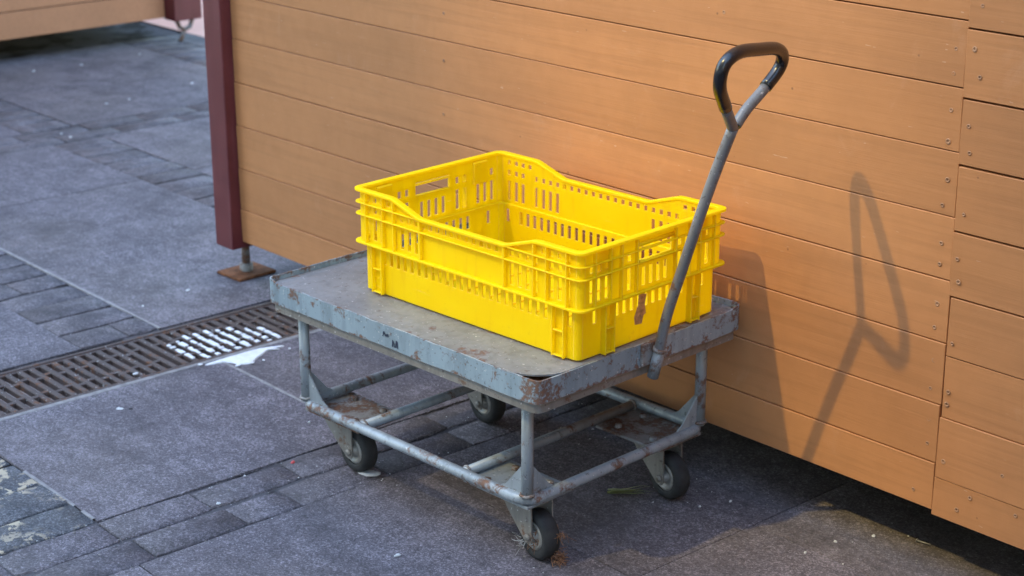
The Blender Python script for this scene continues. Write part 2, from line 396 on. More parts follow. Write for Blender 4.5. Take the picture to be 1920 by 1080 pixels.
def stone(name, x0, x1, y0, y1, mat, gap, top, jit, bev, gapy=None):
    """one slab or sett as its own part, corners uneven"""
    gapy = gap if gapy is None else gapy
    x0, x1, y0, y1 = x0 + gap, x1 - gap, y0 + gapy, y1 - gapy
    cx, cy = (x0 + x1) / 2, (y0 + y1) / 2
    hx, hy = (x1 - x0) / 2, (y1 - y0) / 2
    bm = bmesh.new()
    vs_ = box(bm, -hx, hx, -hy, hy, -0.04, top)
    for v in vs_:
        v.co.x += random.uniform(-jit, jit); v.co.y += random.uniform(-jit, jit)
        if v.co.z > -0.03: v.co.z += random.uniform(-jit, jit) * 0.35
    es = [e for e in bm.edges if max(e.verts[0].co.z, e.verts[1].co.z) > -0.03]
    bmesh.ops.bevel(bm, geom=es, offset=bev, segments=2, affect='EDGES', profile=0.6, clamp_overlap=True)
    for f in bm.faces: f.smooth = False
    return obj(name, bm, mat, pav, (cx - PIV.x, cy - PIV.y, 0))
def slab(x0, x1, y0, y1): stone("slab", x0, x1, y0, y1, M['slab'], 0.0013, random.uniform(-0.0008, 0.0008), 0.0006, 0.0013)
def sett(x0, x1, y0, y1, flaked=False):
    gx, gy = random.choice((.0006, .0012, .0022, .0034)), random.uniform(.0002, .0009)
    cx, cy, hx, hy = (x0 + x1) / 2, (y0 + y1) / 2, (x1 - x0) / 2 - gx, (y1 - y0) / 2 - gy
    nx, ny = max(2, int(hx / .022)), max(3, int(hy / .022)); loop = []
    for k in range(nx): loop.append((-hx + 2 * hx * k / nx, -hy))
    for k in range(ny): loop.append((hx, -hy + 2 * hy * k / ny))
    for k in range(nx): loop.append((hx - 2 * hx * k / nx, hy))
    for k in range(ny): loop.append((-hx, hy - 2 * hy * k / ny))
    top = random.uniform(-.0024, .0008); tx, ty = random.uniform(-.012, .012), random.uniform(-.010, .010)
    loop = [(x * (1 - abs(random.gauss(0, .018))) - math.copysign(.004 if abs(abs(x) - hx) < 1e-6 and abs(abs(y) - hy) < 1e-6 else 0, x), y * (1 - abs(random.gauss(0, .007)))) for x, y in loop]
    bm = bmesh.new(); rings = []
    for f, dz in ((1.0, -.035), (1.0, -.0055), (.965, -.0014), (.90, 0)):
        rings.append([bm.verts.new((x * f if f == 1 else math.copysign(max(0, abs(x) - (1 - f) * .040), x), y if f == 1 else math.copysign(max(0, abs(y) - (1 - f) * .018), y),
                                    (top + dz + tx * x + ty * y + (random.uniform(-.0009, .0009) if f < 1 else 0)) if dz > -.03 else -.035)) for x, y in loop])
    n = len(loop)
    for A, B in zip(rings[:-1], rings[1:]):
        for k in range(n): bm.faces.new((A[k], A[(k + 1) % n], B[(k + 1) % n], B[k]))
    c_ = bm.verts.new((random.uniform(-.02, .02), random.uniform(-.03, .03), top + random.uniform(-.0006, .0014)))
    for k in range(n): bm.faces.new((rings[-1][k], rings[-1][(k + 1) % n], c_)).smooth = True
    obj("sett", bm, M['sett_flaked'] if flaked else M['sett'], pav, (cx - PIV.x, cy - PIV.y, 0))
def row_x(x0, x1, y0, y1, flaked=False):        # strip that runs along x: setts stand across it
    x = x0
    while x < x1 - 0.03:
        w = min(random.uniform(0.104, 0.124), x1 - x)
        if x1 - x - w < 0.05: w = x1 - x
        if random.random() < 0.22 and y1 - y0 > 0.19:
            ym = (y0 + y1) / 2 + random.uniform(-.03, .03); sett(x, x + w, y0, ym, flaked); sett(x, x + w, ym, y1, flaked)
        else: sett(x, x + w, y0, y1, flaked)
        x += w
def row_y(x0, x1, y0, y1, ys=None):
    y = y0; k = 0
    while y < y1 - 0.03:
        l = ys[k] if ys and k < len(ys) else random.uniform(0.17, 0.26); l = min(l, y1 - y)
        if y1 - y - l < 0.08: l = y1 - y
        sett(x0, x1, y, y + l); y += l; k += 1
# between the drain and the foreground strip of setts
XA0, XA1, XS = -1.722, -1.152, -1.052
YB = [-2.5, -1.86, -1.22, -1.0, -0.370, 0.262, 0.90, 1.54, 2.2]
for y0, y1 in zip(YB[:-1], YB[1:]):
    if abs(y0 + 1.22) < 1e-6: row_x(XA0, XA1, y0, y1, True)
    else: slab(XA0, XA1, y0, y1)
row_y(XA1, XS, -2.0, 2.2, [0.21, 0.19, 0.2, 0.185, 0.21, 0.20, 0.21, 0.155, 0.22, 0.2, 0.21])
row_y(XS, -0.950, -2.0, 2.2, [0.2, 0.22, 0.2, 0.19, 0.2, 0.2, 0.125, 0.21, 0.22, 0.24])
for xa, xb, ys in ((-0.950, -0.322, (-2.3, -1.66, -1.03, -0.40, 0.235, 0.87, 1.5)), (-0.322, 0.31, (-1.35, -0.72, -0.08, 0.56, 1.2)), (0.31, 0.94, (-1.03, -0.40, 0.235, 0.87))):
    for y0, y1 in zip(ys[:-1], ys[1:]): slab(xa, xb, y0, y1)
# left of the drain
for xa, xb in ((-2.615, -1.998), (-3.245, -2.615), (-3.845, -3.245)):
    for y0, y1 in ((-1.85, -1.21), (-1.21, -0.575), (-0.362, 0.312), (0.50, 1.42), (1.63, 2.3)): slab(xa, xb, y0, y1)
for y0, y1 in ((-0.575, -0.362), (0.312, 0.50), (1.42, 1.63)): row_x(-3.845, -1.998, y0, y1)
row_y(-4.055, -3.950, -1.2, 2.4); row_y(-3.950, -3.845, -1.2, 2.4)
for xa, xb in ((-4.69, -4.055), (-5.33, -4.69)):
    for y0, y1 in ((-1.1, -0.575), (-0.362, 0.312), (0.50, 1.42), (1.63, 1.82)): slab(xa, xb, y0, y1)
bm = bmesh.new(); bm.faces.new([bm.verts.new(p) for p in ((-12, 1.90, .002), (-4.07, 1.80, .002), (-4.07, 6, .002), (-12, 6, .002))]); obj('plaza', bm, M['sunlit_pink'], kind='structure')  # sheet coloured as if sunlit, though the far hut shades it
for y0, y1 in ((-0.575, -0.362), (0.312, 0.50), (1.42, 1.63)): row_x(-5.33, -4.055, y0, y1)
# pale mortar lines
def mortar(x0, x1, y0, y1):
    bm = bmesh.new(); n = 12; lx = (x1 - x0) > (y1 - y0); L0 = []
    for k in range(n + 1):
        t = k / n; w = random.uniform(.75, 1.1)
        if lx: p, d = Vector((x0 + (x1 - x0) * t, (y0 + y1) / 2, 0)), Vector((0, (y1 - y0) / 2 * w, 0))
        else: p, d = Vector(((x0 + x1) / 2, y0 + (y1 - y0) * t, 0)), Vector((-(x1 - x0) / 2 * w, 0, 0))
        L0.append([bm.verts.new(p + d * q + Vector((0, 0, z)) - PIV) for q, z in ((-1, -.01), (-1, .0012), (-.5, .0022), (.5, .0022), (1, .0012), (1, -.01))])
    for A, B in zip(L0[:-1], L0[1:]):
        for q in range(5): bm.faces.new((A[q], B[q], B[q + 1], A[q + 1]))
    bmesh.ops.recalc_face_normals(bm, faces=bm.faces[:])
    obj("mortar_joint", bm, M['mortar'], pav)
mortar(-2.9, -1.998, -0.366, -0.3575); mortar(-1.722, -1.28, -0.374, -0.3655)
mortar(-1.736, -1.7185, -1.0, 0.5); mortar(-1.45, -1.24, -1.004, -0.996); mortar(-1.21, -1.165, -1.004, -0.996)

# ------------------------------------------------------------------ drain
drain = empty("drain_grate", PIV, R(-0.9))
tag(drain, "rusty brown slotted iron drain grate set across the paving", "drain")
def drp(bm): bmesh.ops.translate(bm, verts=bm.verts[:], vec=-PIV)
bm = bmesh.new(); box(bm, DX0 - .012, DX1 + .012, -2.0, 1.6, -0.16, -0.13); box(bm, DX0 - .012, DX0, -2.0, 1.6, -.13, -.014); box(bm, DX1, DX1 + .012, -2.0, 1.6, -.13, -.014); drp(bm)
obj("channel", bm, M['drain'], drain)
bm = bmesh.new()
for xa, xb in ((DX0 + .001, DX0 + .013), (DX1 - .013, DX1 - .001)): box(bm, xa, xb, -2.0, 1.6, -.03, .0005, .0015)
drp(bm); obj("edge_frame", bm, M['iron'], drain)
GP = 0.0288; gx0, gx1 = DX0 + .015, DX1 - .015
bmB = bmesh.new(); box(bmB, gx0, gx1, -.0072, .0072, -.024, -.0012, .0022)
bmesh.ops.translate(bmB, verts=bmB.verts[:], vec=(-PIV.x, 0, 0))
meB = bpy.data.meshes.new("bar"); bmB.to_mesh(meB); bmB.free(); meB.materials.append(M['iron'])
def rib_mesh(x, w):
    b_ = bmesh.new(); box(b_, x - w, x + w, -GP / 2 + .006, GP / 2 - .006, -.022, -.0020, .001)
    bmesh.ops.translate(b_, verts=b_.verts[:], vec=(-PIV.x, 0, 0)); m_ = bpy.data.meshes.new("rib"); b_.to_mesh(m_); b_.free(); m_.materials.append(M['iron']); return m_
gw = gx1 - gx0
ribs = [[rib_mesh(gx0 + gw * f, .006) for f in fr] for fr in ((.0, .26, .70, 1.0), (.0, .33, .76, 1.0))]
y = -1.30 - 24 * GP; k = 0
while y < 0.75:
    sec = k % 18
    obj_me("bar", meB, drain, (0, y - PIV.y, random.uniform(-.0008, .0008)))
    if sec != 17:
        for r_ in ribs[k % 2][1:3]: obj_me("rib", r_, drain, (0, y + GP / 2 - PIV.y, 0))
    y += GP; k += 1
bm = bmesh.new()
for f in (0, 1): xx = gx0 + gw * f; box(bm, xx - .006, xx + .006, -2.0, .76, -.022, -.0022, .001)
drp(bm); obj("side_rail", bm, M['iron'], drain)

# ================================================================== HUTS
def board(parent, x0, x1, z0, z1, mat, yf, th=0.018, gap=0.0012, axis='x', bev=0.0008):
    lx, lz = (x1 - x0) / 2, (z1 - z0) / 2 - gap
    bm = bmesh.new()
    n = max(2, int((x1 - x0) / 0.25)); tilt = random.uniform(-.0012, .0006); bow = random.uniform(-.0008, .0008)
    box(bm, -lx, lx, 0, th, -lz, lz, bev)
    for v in bm.verts: v.co.y += tilt * (v.co.z / lz)
    if axis == 'y':      # face looks towards +x
        bmesh.ops.rotate(bm, verts=bm.verts[:], cent=(0, 0, 0), matrix=Matrix.Rotation(R(90), 3, 'Z'))
        return obj("board", bm, mat, parent, (yf, (x0 + x1) / 2, (z0 + z1) / 2))
    return obj("board", bm, mat, parent, ((x0 + x1) / 2, yf + bow, (z0 + z1) / 2))

hut = empty("wooden_hut", (0, 0, 0))
tag(hut, "orange brown plank hut with maroon corner post behind the trolley", "hut")
ZL = [0.1152, 0.2056, 0.3162, 0.4292, 0.5421, 0.6533, 0.7642, 0.8726, 0.983, 1.094, 1.205, 1.317, 1.43, 1.54, 1.65, 1.76, 1.87, 1.98, 2.09]
for k, (a, b) in enumerate(zip(ZL[:-1], ZL[1:])):
    xe = (0.004, 0.003, 0.004, 0.006, 0.001, -0.001, -0.003, -0.004)[k] if k < 8 else -.004
    g = (0.0009, 0.0012, 0.0006, 0.0013, 0.0009, 0.0006, 0.0010, 0.0012)[k] if k < 8 else 0.0012
    board(hut, -2.145, (0.005, 0.0055, 0.007, 0.0065, 0.004, 0.002, 0.0, -0.001, -.001)[min(k, 8)] - .0012, a, b, M['plank'], 0.0, gap=g)
ZR = [0.108, 0.181, 0.295, 0.409, 0.516, 0.631, 0.745, 0.857, 0.972, 1.086, 1.2, 1.314, 1.43, 1.54, 1.65, 1.76, 1.87, 1.98, 2.09]
for k, (a, b) in enumerate(zip(ZR[:-1], ZR[1:])):
    xs = (0.005, 0.006, 0.008, 0.009, 0.004, 0.004, 0.001, -0.001)[k] if k < 8 else -.001
    g = (0.0004, 0.0007, 0.0009, 0.0012, 0.0016, 0.0019, 0.0019, 0.0017)[k] if k < 8 else .0015
    board(hut, xs, 1.5, a, b, M['plank'], -0.0035 if k > 2 else -.001, gap=g, th=.02)
# far end, back and lid of the hut
for k, (a, b) in enumerate(zip(ZL[:-1], ZL[1:])):
    bm = bmesh.new(); box(bm, -.009, .009, -.85, .85, -(b - a) / 2 + .0012, (b - a) / 2 - .0012, .0015)
    obj("board", bm, M['plank'], hut, (-2.20, .92, (a + b) / 2))
bm = bmesh.new(); box(bm, -2.185, 1.5, .021, .05, .118, 2.09); obj("backing", bm, M['behind'], hut)
bm = bmesh.new(); box(bm, -2.19, 1.5, .051, 1.75, .125, .20); obj("floor_frame", bm, M['behind'], hut)
bm = bmesh.new(); box(bm, -2.20, 1.5, 1.752, 1.77, .12, 2.09); obj("back_wall", bm, M['plank'], hut)
bm = bmesh.new(); box(bm, -2.24, 1.52, -.04, 1.80, 2.094, 2.13, .004); obj("lid", bm, M['post'], hut)
bm = bmesh.new(); box(bm, -2.224, -2.1465, -.031, .06, .097, 2.09, .003, seg=2); obj("corner_post", bm, M['post'], hut)
# screws
bm = bmesh.new()
lathe(bm, [(.0068, 0), (.0060, .0009), (.0046, .0014), (.0038, .0004), (.0017, .0004), (.0015, -.0002), (0, -.0003)], 12, Matrix.Rotation(R(90), 4, 'X'), [0, 0, 0, 0, 1, 1])
meS = bpy.data.meshes.new("screw"); bm.to_mesh(meS); bm.free(); meS.materials.append(M['screw']); meS.materials.append(M['screw_core'])
SC = [(-0.022, 0.935), (-0.023, 0.894), (-0.022, 0.833), (-0.023, 0.78), (-0.018, 0.715), (-0.024, 0.67), (-0.02, 0.604), (-0.02, 0.567), (-0.018, 0.496), (-0.02, 0.453), (-0.015, 0.394), (-0.018, 0.341), (-0.016, 0.284), (-0.015, 0.238), (-0.036, 0.142),
      (0.023, 1.011), (0.029, 0.896), (0.015, 0.94), (0.016, 0.813), (0.022, 0.769), (0.021, 0.664), (0.016, 0.585), (0.022, 0.546), (0.02, 0.435), (0.019, 0.345), (0.018, 0.322), (0.021, 0.215), (0.08, 0.166), (0.056, 0.135), (0.138, 0.228), (0.17, 0.165)]
for x, z in SC:
    o = obj_me("screw", meS, hut, (x, -0.0004 if x < 0 else (-.0041 if z > .43 else -.0016), z)); o.rotation_euler = (random.uniform(-.1, .1), random.uniform(0, 6), random.uniform(-.1, .1))
    q = random.uniform(.50, .74); o.scale = (q, .6, q)
for x, z in ((-1.314, .825), (-1.316, .721), (-1.319, .601), (-1.32, .37), (-.52, .93)):
    o = obj_me("screw", meS, hut, (x, -.0004, z)); o.scale = (.55, .6, .55)
# steel foot of the hut
foot = empty("support_foot"); foot.parent = hut; foot.location = (-2.213, 0.052, 0)
bm = bmesh.new(); box(bm, -.052, .052, -.06, .06, .001, .0085, .0015); o = obj("plate", bm, M['rust'], foot); o.rotation_euler = (0, 0, R(2))
bm = bmesh.new(); tube(bm, [(0, 0, .008), (0, 0, .13)], .0115, 14); obj("stem", bm, M['steel_rusty'], foot)
bm = bmesh.new(); lathe(bm, [(0, .030), (.018, .030), (.018, .0085)], 6); obj("nut", bm, M['steel_rusty'], foot)
bm = bmesh.new(); lathe(bm, [(0, .118), (.026, .118), (.026, .108), (0, .108)], 16); obj("washer", bm, M['steel_rusty'], foot)

hut2 = empty("wooden_hut", (-5.2, 0, 0))
tag(hut2, "blurred brown plank hut far away in the upper left", "hut")
zz = [0.10, 0.215, 0.33, 0.445, 0.56, 0.675, 0.79, 0.905, 1.02, 1.135, 1.25, 1.365, 1.48, 1.6, 1.72, 1.84, 1.96]
for a, b in zip(zz[:-1], zz[1:]):
    board(hut2, -1.6, 1.655, a, b, M['plank_far'], 0.0, axis='y', gap=.0022)
    bm = bmesh.new(); box(bm, -1.1, 1.1, -.009, .009, -.056, .056, .0015); obj("board", bm, M['plank_far'], hut2, (-1.13, 1.70, (a + b) / 2))
bm = bmesh.new(); box(bm, -.05, -.021, -1.6, 1.66, .105, 1.96); obj("backing", bm, M['behind'], hut2)
bm = bmesh.new(); box(bm, -2.2, -.051, -1.6, 1.68, .11, .17); obj("floor_frame", bm, M['behind'], hut2)
bm = bmesh.new(); box(bm, -.02, .075, 1.66, 1.80, .092, 2.0, .004, seg=2); obj("corner_post", bm, M['post'], hut2)
bm = bmesh.new(); box(bm, -2.22, .08, -1.62, 1.81, 2.003, 2.03, .004); obj("lid", bm, M['post'], hut2)
jack = empty("support_foot"); jack.parent = hut2; jack.location = (.055, 1.715, 0)
bm = bmesh.new(); tube(bm, [(-.01, -.03, .093), (-.005, -.018, .06), (0, .0, .048), (.005, .028, .06), (.0, .045, .093)], .010, 10); tube(bm, [(0, .002, .05), (.008, -.014, .022), (.01, -.030, .001)], .009, 10); obj("yoke", bm, M['steel_rusty'], jack)

# ------------------------------------------------------------------ added unseen block behind the viewer, its roofline cut to shape the sun patch
bld = empty("shade_building", (-4, -23.3, 0)); tag(bld, "added unseen pale block behind the viewer that shapes the sunlight", "shade_building")
def shade_facade(name, x0, x1, y0, y1, h, label):
    b_ = empty("shade_wing", ((x0 + x1) / 2, (y0 + y1) / 2, 0)); hx, hy = (x1 - x0) / 2, (y1 - y0) / 2
    b_.parent = bld; b_.location -= bld.location
    bm = bmesh.new(); box(bm, -hx, hx, -hy, hy, 0, h); obj("wall", bm, M['shade_facade'], b_)
    bm = bmesh.new(); box(bm, -hx - .02, hx + .02, hy - .4, hy + .3, h - .8, h + .02); obj("cornice", bm, M['shade_facade'], b_)
    bw = bmesh.new(); box(bw, -.6, .6, 0, .06, 0, 1.9); mw = bpy.data.meshes.new("window"); bw.to_mesh(mw); bw.free(); mw.materials.append(M['glass'])
    n = int((x1 - x0) // 3.2)
    for i in range(n):
        for j in range(int((h - 2) // 3.4)):
            obj_me("window", mw, b_, (-hx + (i + .5) * (x1 - x0) / n, hy, 1.2 + 3.4 * j))
    return b_
YB0 = -18.3
sky_block_hut = empty("wooden_hut", (1.25, -0.75, 0)); tag(sky_block_hut, "added brown plank hut with pale lid, unseen, blocks sky on the right", "hut")  # added out of view to cut sky light from the right
for a, b in zip(zz[:-1], zz[1:]):
    for yy in (-.84, .70):
        bm = bmesh.new(); box(bm, 0, 1.8, -.009, .009, -.056, .056, .0015); obj("board", bm, M['plank'], sky_block_hut, (0, yy, (a + b) / 2))
    bm = bmesh.new(); box(bm, -.009, .009, -.85, .71, -.056, .056, .0015); obj("board", bm, M['plank'], sky_block_hut, (-.0095, 0, (a + b) / 2))
bm = bmesh.new(); prism(bm, [(-.12, 1.97), (1.95, 2.2), (1.95, 2.23), (-.12, 2.0)], 'y', -.95, .70); obj("lid", bm, M['shade_facade'], sky_block_hut)
shade_facade("shade_building", -14.5, -6.80, YB0 - 10, YB0, 27.6, "added unseen pale block, taller left part that cuts the sun")
shade_facade("shade_building", -6.80, -5.22, YB0 - 10, YB0, 24.9, "added unseen pale block, low middle notch that lets the sun through")
shade_facade("shade_building", -5.22, 14.0, YB0 - 10, YB0, 27.0, "added unseen pale block, right part that cuts sun and sky")

# ================================================================== TROLLEY
TL, TW, TH = 0.755, 0.546, 0.388
TC = Vector((-0.79678, -0.30557, 0.0)); TYAW = R(1.832)
tro = empty("platform_trolley", TC, TYAW)
tag(tro, "grey blue steel platform trolley on casters with upright handle", "trolley")
_c, _s = math.cos(TYAW), math.sin(TYAW)
def tl(x, y, z):
    dx, dy = x - TC.x, y - TC.y; return Vector((dx * _c + dy * _s, -dx * _s + dy * _c, z))
HX, HY = TL / 2, TW / 2
# skirt: folded steel band around the deck
bm = bmesh.new()
ztop = lambda x, y: TH + 0.0002 + (0.0055 if x < -HX + .02 or y > HY - .02 else 0) + 0.0007 * math.sin(x * 41 + y * 23) + .0004 * math.sin(x * 173 + y * 131)
def dense(loop, step=.02):
    out = []
    for p, q in zip(loop, loop[1:] + loop[:1]):
        n = max(1, int(math.hypot(q[0] - p[0], q[1] - p[1]) / step))
        for k in range(n): out.append((p[0] + (q[0] - p[0]) * k / n, p[1] + (q[1] - p[1]) * k / n))
    return out
def offs(loop_fn, a): return dense(loop_fn(a))
so = rrect(HX, HY, .016, 6); si = rrect(HX - .003, HY - .003, .013, 6)
def dense2(a, b, step=.02):
    A, B = [], []
    for i in range(len(a)):
        j = (i + 1) % len(a); n = max(1, int(math.hypot(a[j][0] - a[i][0], a[j][1] - a[i][1]) / step))
        for k in range(n):
            t = k / n; A.append((a[i][0] * (1 - t) + a[j][0] * t, a[i][1] * (1 - t) + a[j][1] * t)); B.append((b[i][0] * (1 - t) + b[j][0] * t, b[i][1] * (1 - t) + b[j][1] * t))
    return A, B
so, si = dense2(so, si)
zlow = lambda x, y: TH - 0.043 + 0.0008 * math.sin(x * 29 + y * 37)
ring(bm, so, si, zlow, ztop)
smooth_by_angle(obj("deck_skirt", bm, M['steel_skirt'], tro), 35)
# inner sheet with its own round corners
bm = bmesh.new(); so2 = []
for cx_, cy_, a0, rr_ in ((1, 1, 0, .035), (-1, 1, 90, .03), (-1, -1, 180, .03), (1, -1, 270, .075)):
    for k in range(9):
        a_ = R(a0 + 90 * k / 8); so2.append((cx_ * (HX - .0036 - rr_) + rr_ * math.cos(a_), cy_ * (HY - .0036 - rr_) + rr_ * math.sin(a_)))
nx, ny = 24, 18
cen = [bm.verts.new((p[0], p[1], 0)) for p in so2]
f = bm.faces.new(cen)
bmesh.ops.triangulate(bm, faces=[f]); bmesh.ops.subdivide_edges(bm, edges=bm.edges[:], cuts=2, use_grid_fill=True)
def sheet_z(x, y):
    e = min(HX + x, HY - y); return TH + .0002 - 0.006 * max(0, 1 - max(e, 0) / .05)
for v in bm.verts: v.co.z = sheet_z(v.co.x, v.co.y)
r_ = bmesh.ops.extrude_face_region(bm, geom=bm.faces[:])
for g in r_['geom']:
    if isinstance(g, bmesh.types.BMVert): g.co.z -= .003
bmesh.ops.recalc_face_normals(bm, faces=bm.faces[:])
obj("deck_sheet", bm, M['steel_deck'], tro)
bm = bmesh.new(); ring(bm, rrect(HX - .0035, HY - .0035, .018, 6), rrect(HX - .06, HY - .06, .03, 6), TH - .018, TH - .012); obj("rusty_corner_lining", bm, M['rust'], tro)
# under-frame angle iron, set a little in and lower
bm = bmesh.new(); ring(bm, rrect(HX - .006, HY - .006, .016, 5), rrect(HX - .010, HY - .010, .014, 5), TH - .062, TH - .036); ring(bm, rrect(HX - .0101, HY - .0101, .013, 5), rrect(HX - .042, HY - .042, .01, 5), TH - .062, TH - .058)
smooth_by_angle(obj("under_frame", bm, M['steel_grey'], tro), 35)
LX, LY, ZR_ = HX - .063, HY - .039, 0.135
for sx in (1, -1):
    for sy in (-1, 1):
        bm = bmesh.new(); tube(bm, [(LX * sx, LY * sy, ZR_ + .006), (LX * sx, LY * sy, .24), (LX * sx, LY * sy, TH - .045)], .0108, 16); obj("leg", bm, M['steel'], tro)
def arc_ring(hx, hy, r, z, n=6): return [(p[0], p[1], z) for p in rrect(hx, hy, r, n)]
bm = bmesh.new(); tube(bm, arc_ring(LX + .004, LY + .004, .030, ZR_), .0104, 16, closed=True); obj("lower_ring", bm, M['steel'], tro, smooth=False)
for sx in (1, -1):
    bm = bmesh.new(); tube(bm, [(.147 * sx, -LY, ZR_ - .002), (.147 * sx, LY, ZR_ - .002)], .0100, 16); obj("crossbar", bm, M['steel'], tro)
    for sy in (-1, 1):
        # gussets from the leg to the ring, along x and along y
        bm = bmesh.new(); prism(bm, [(sx * (LX - .006), ZR_ + .008), (sx * (LX - .066), ZR_ + .010), (sx * (LX - .052), ZR_ + .018), (sx * (LX - .0095), ZR_ + .068)], 'y', LY * sy - .0016, LY * sy + .0016); obj("gusset", bm, M['steel'], tro)
        bm = bmesh.new(); prism(bm, [(sy * (LY - .006), ZR_ + .008), (sy * (LY - .066), ZR_ + .010), (sy * (LY - .052), ZR_ + .018), (sy * (LY - .0095), ZR_ + .068)], 'x', LX * sx - .0016, LX * sx + .0016); obj("gusset", bm, M['steel'], tro)
        # caster mounting plate with bolts
        px0, px1 = .150, LX + .003; py0, py1 = LY - .118, LY + .003
        bm = bmesh.new(); box(bm, -(px1 - px0) / 2, (px1 - px0) / 2, -(py1 - py0) / 2, (py1 - py0) / 2, -.003, .003, .001)
        pl = obj("caster_plate", bm, M['steel_rusty'] if (sx, sy) != (1, -1) else M['steel'], tro, (sx * (px0 + px1) / 2, sy * (py0 + py1) / 2, ZR_ - .014))
        for bx in (-.045, .045):
            for by in (-.036, .036):
                bm = bmesh.new(); lathe(bm, [(0, .009), (.0075, .009), (.0075, .0031)], 6); obj("bolt", bm, M['steel_rusty'], pl, (bx, by, 0))
def weld(x, y, z, r, axis, rr=.0030):
    bm = bmesh.new(); n = 16; pts = []
    for k in range(n):
        a = 2 * math.pi * k / n; q = r * random.uniform(.97, 1.06); u, v = q * math.cos(a), q * math.sin(a); w = random.uniform(-.001, .001)
        pts.append({'z': (x + u, y + v, z + w), 'y': (x + u, y + w, z + v)}[axis])
    tube(bm, pts, [rr * random.uniform(.7, 1.25) for _ in range(n)], 7, closed=True); obj("weld_bead", bm, M['steel_rusty'], tro)
for sx in (1, -1):
    for sy in (-1, 1):
        weld(LX * sx, LY * sy, ZR_ + .0125, .0118, 'z'); weld(.147 * sx, sy * (LY - .010), ZR_ - .002, .0106, 'y', .0024); weld(LX * sx, LY * sy, TH - .0625, .0116, 'z', .0024)
WR = 0.0465
def caster(sx, sy, ang, twine=False):
    c = empty("caster"); c.parent = tro; c.location = (sx * (LX - .056), sy * (LY - .056), 0); c.rotation_euler = (0, 0, ang)
    zt = ZR_ - .0185
    bm = bmesh.new(); lathe(bm, [(0, zt), (.030, zt), (.032, zt - .006), (.026, zt - .011), (0, zt - .011)], 20); obj("swivel", bm, M['steel_grey'], c)
    # fork: bent sheet, two cheeks and a bridge
    bm = bmesh.new()
    for s_ in (-1, 1):
        prism(bm, [(-.058, zt - .004), (.044, zt - .004), (.046, .060), (.047, .042), (.043, .034), (.035, .031), (.026, .034), (.004, .052), (-.030, .080), (-.050, .102)], 'y', s_ * .0218, s_ * .0246)
    box(bm, -.028, .037, -.0217, .0217, zt - .0135, zt - .0105)
    obj("fork", bm, M['steel_grey'], c)
    T = Matrix.Translation((.037, 0, WR)) @ Matrix.Rotation(R(90), 4, 'X')
    w = .0168
    bm = bmesh.new(); lathe(bm, [(.028, -w + .002), (.031, -w), (.039, -w), (.0442, -w + .003), (WR, -w + .007), (WR, w - .007), (.0442, w - .003), (.039, w), (.031, w), (.028, w - .002)], 32, T); obj("tyre", bm, M['rubber'], c)
    bm = bmesh.new()
    for q in (1, -1): lathe(bm, [(.0285, q * (w - .004)), (.025, q * (w - .001)), (.021, q * (w - .001)), (.019, q * (w - .006)), (.011, q * (w - .006)), (.0095, q * (w + .002)), (0, q * (w + .002))], 28, T)
    obj("hub", bm, M['hub'], c)
    bm = bmesh.new(); lathe(bm, [(0, -.0300), (.0068, -.0300), (.0068, -.0247), (.004, -.0247), (.004, .0247), (.0068, .0247), (.0068, .0295), (0, .0295)], 10, T); obj("axle_bolt", bm, M['steel_grey'], c)
    if twine:
        rnd = random.Random(5)
        for nm, mt, cnt, rr in (("frayed_twine", M['straw'], 80, .0007), ("lint_tuft", M['fibre'], 12, .0005)):
            bm = bmesh.new()
            for k in range(cnt):
                side = -1 if nm == "lint_tuft" or k % 3 == 0 else 1
                if nm == "lint_tuft": p = Vector((.030 + rnd.uniform(-.02, .01), -.024, .030 + rnd.uniform(-.006, .01))); d = Vector((rnd.uniform(-.7, .1), rnd.uniform(-.6, 0), rnd.uniform(-.9, .1)))
                elif k < 14: p = Vector((.037 + rnd.uniform(-.004, .016), -.0165, WR + rnd.uniform(-.022, .012))); d = Vector((rnd.uniform(-.3, .5), -.15, rnd.uniform(-1, 1)))
                else: p = Vector((.078 + rnd.uniform(-.01, .006), .013 + rnd.uniform(-.012, .008), rnd.choice((.012, .016, .062)) + rnd.uniform(-.008, .008))); d = Vector((rnd.uniform(.1, .9), rnd.uniform(-.2, .8), rnd.uniform(-.5, .2)))
                d.normalize(); ln = rnd.uniform(.008, .022); pts = []
                for q in range(4):
                    p2 = p + d * ln * q / 3 + Vector((rnd.uniform(-1, 1), rnd.uniform(-1, 1), rnd.uniform(-1, 1))) * .0036 * q
                    p2.z = max(p2.z, .0015); pts.append(p2)
                tube(bm, pts, [rr, rr, rr * .8, rr * .5], 5)
            obj(nm, bm, mt, c)
    return c
caster(1, -1, R(-9), True); caster(-1, -1, R(-2)); caster(-1, 1, R(-3)); caster(1, 1, R(-8))
def spline(pts, n=6):
    P = [Vector(p) for p in pts]; o_ = []
    for i in range(len(P) - 1):
        a, b, c_, d = P[max(i - 1, 0)], P[i], P[i + 1], P[min(i + 2, len(P) - 1)]
        for k in range(n):
            t = k / n; o_.append(0.5 * ((2 * b) + (c_ - a) * t + (2 * a - 5 * b + 4 * c_ - d) * t * t + (3 * b - a - 3 * c_ + d) * t ** 3))
    o_.append(P[-1]); return o_
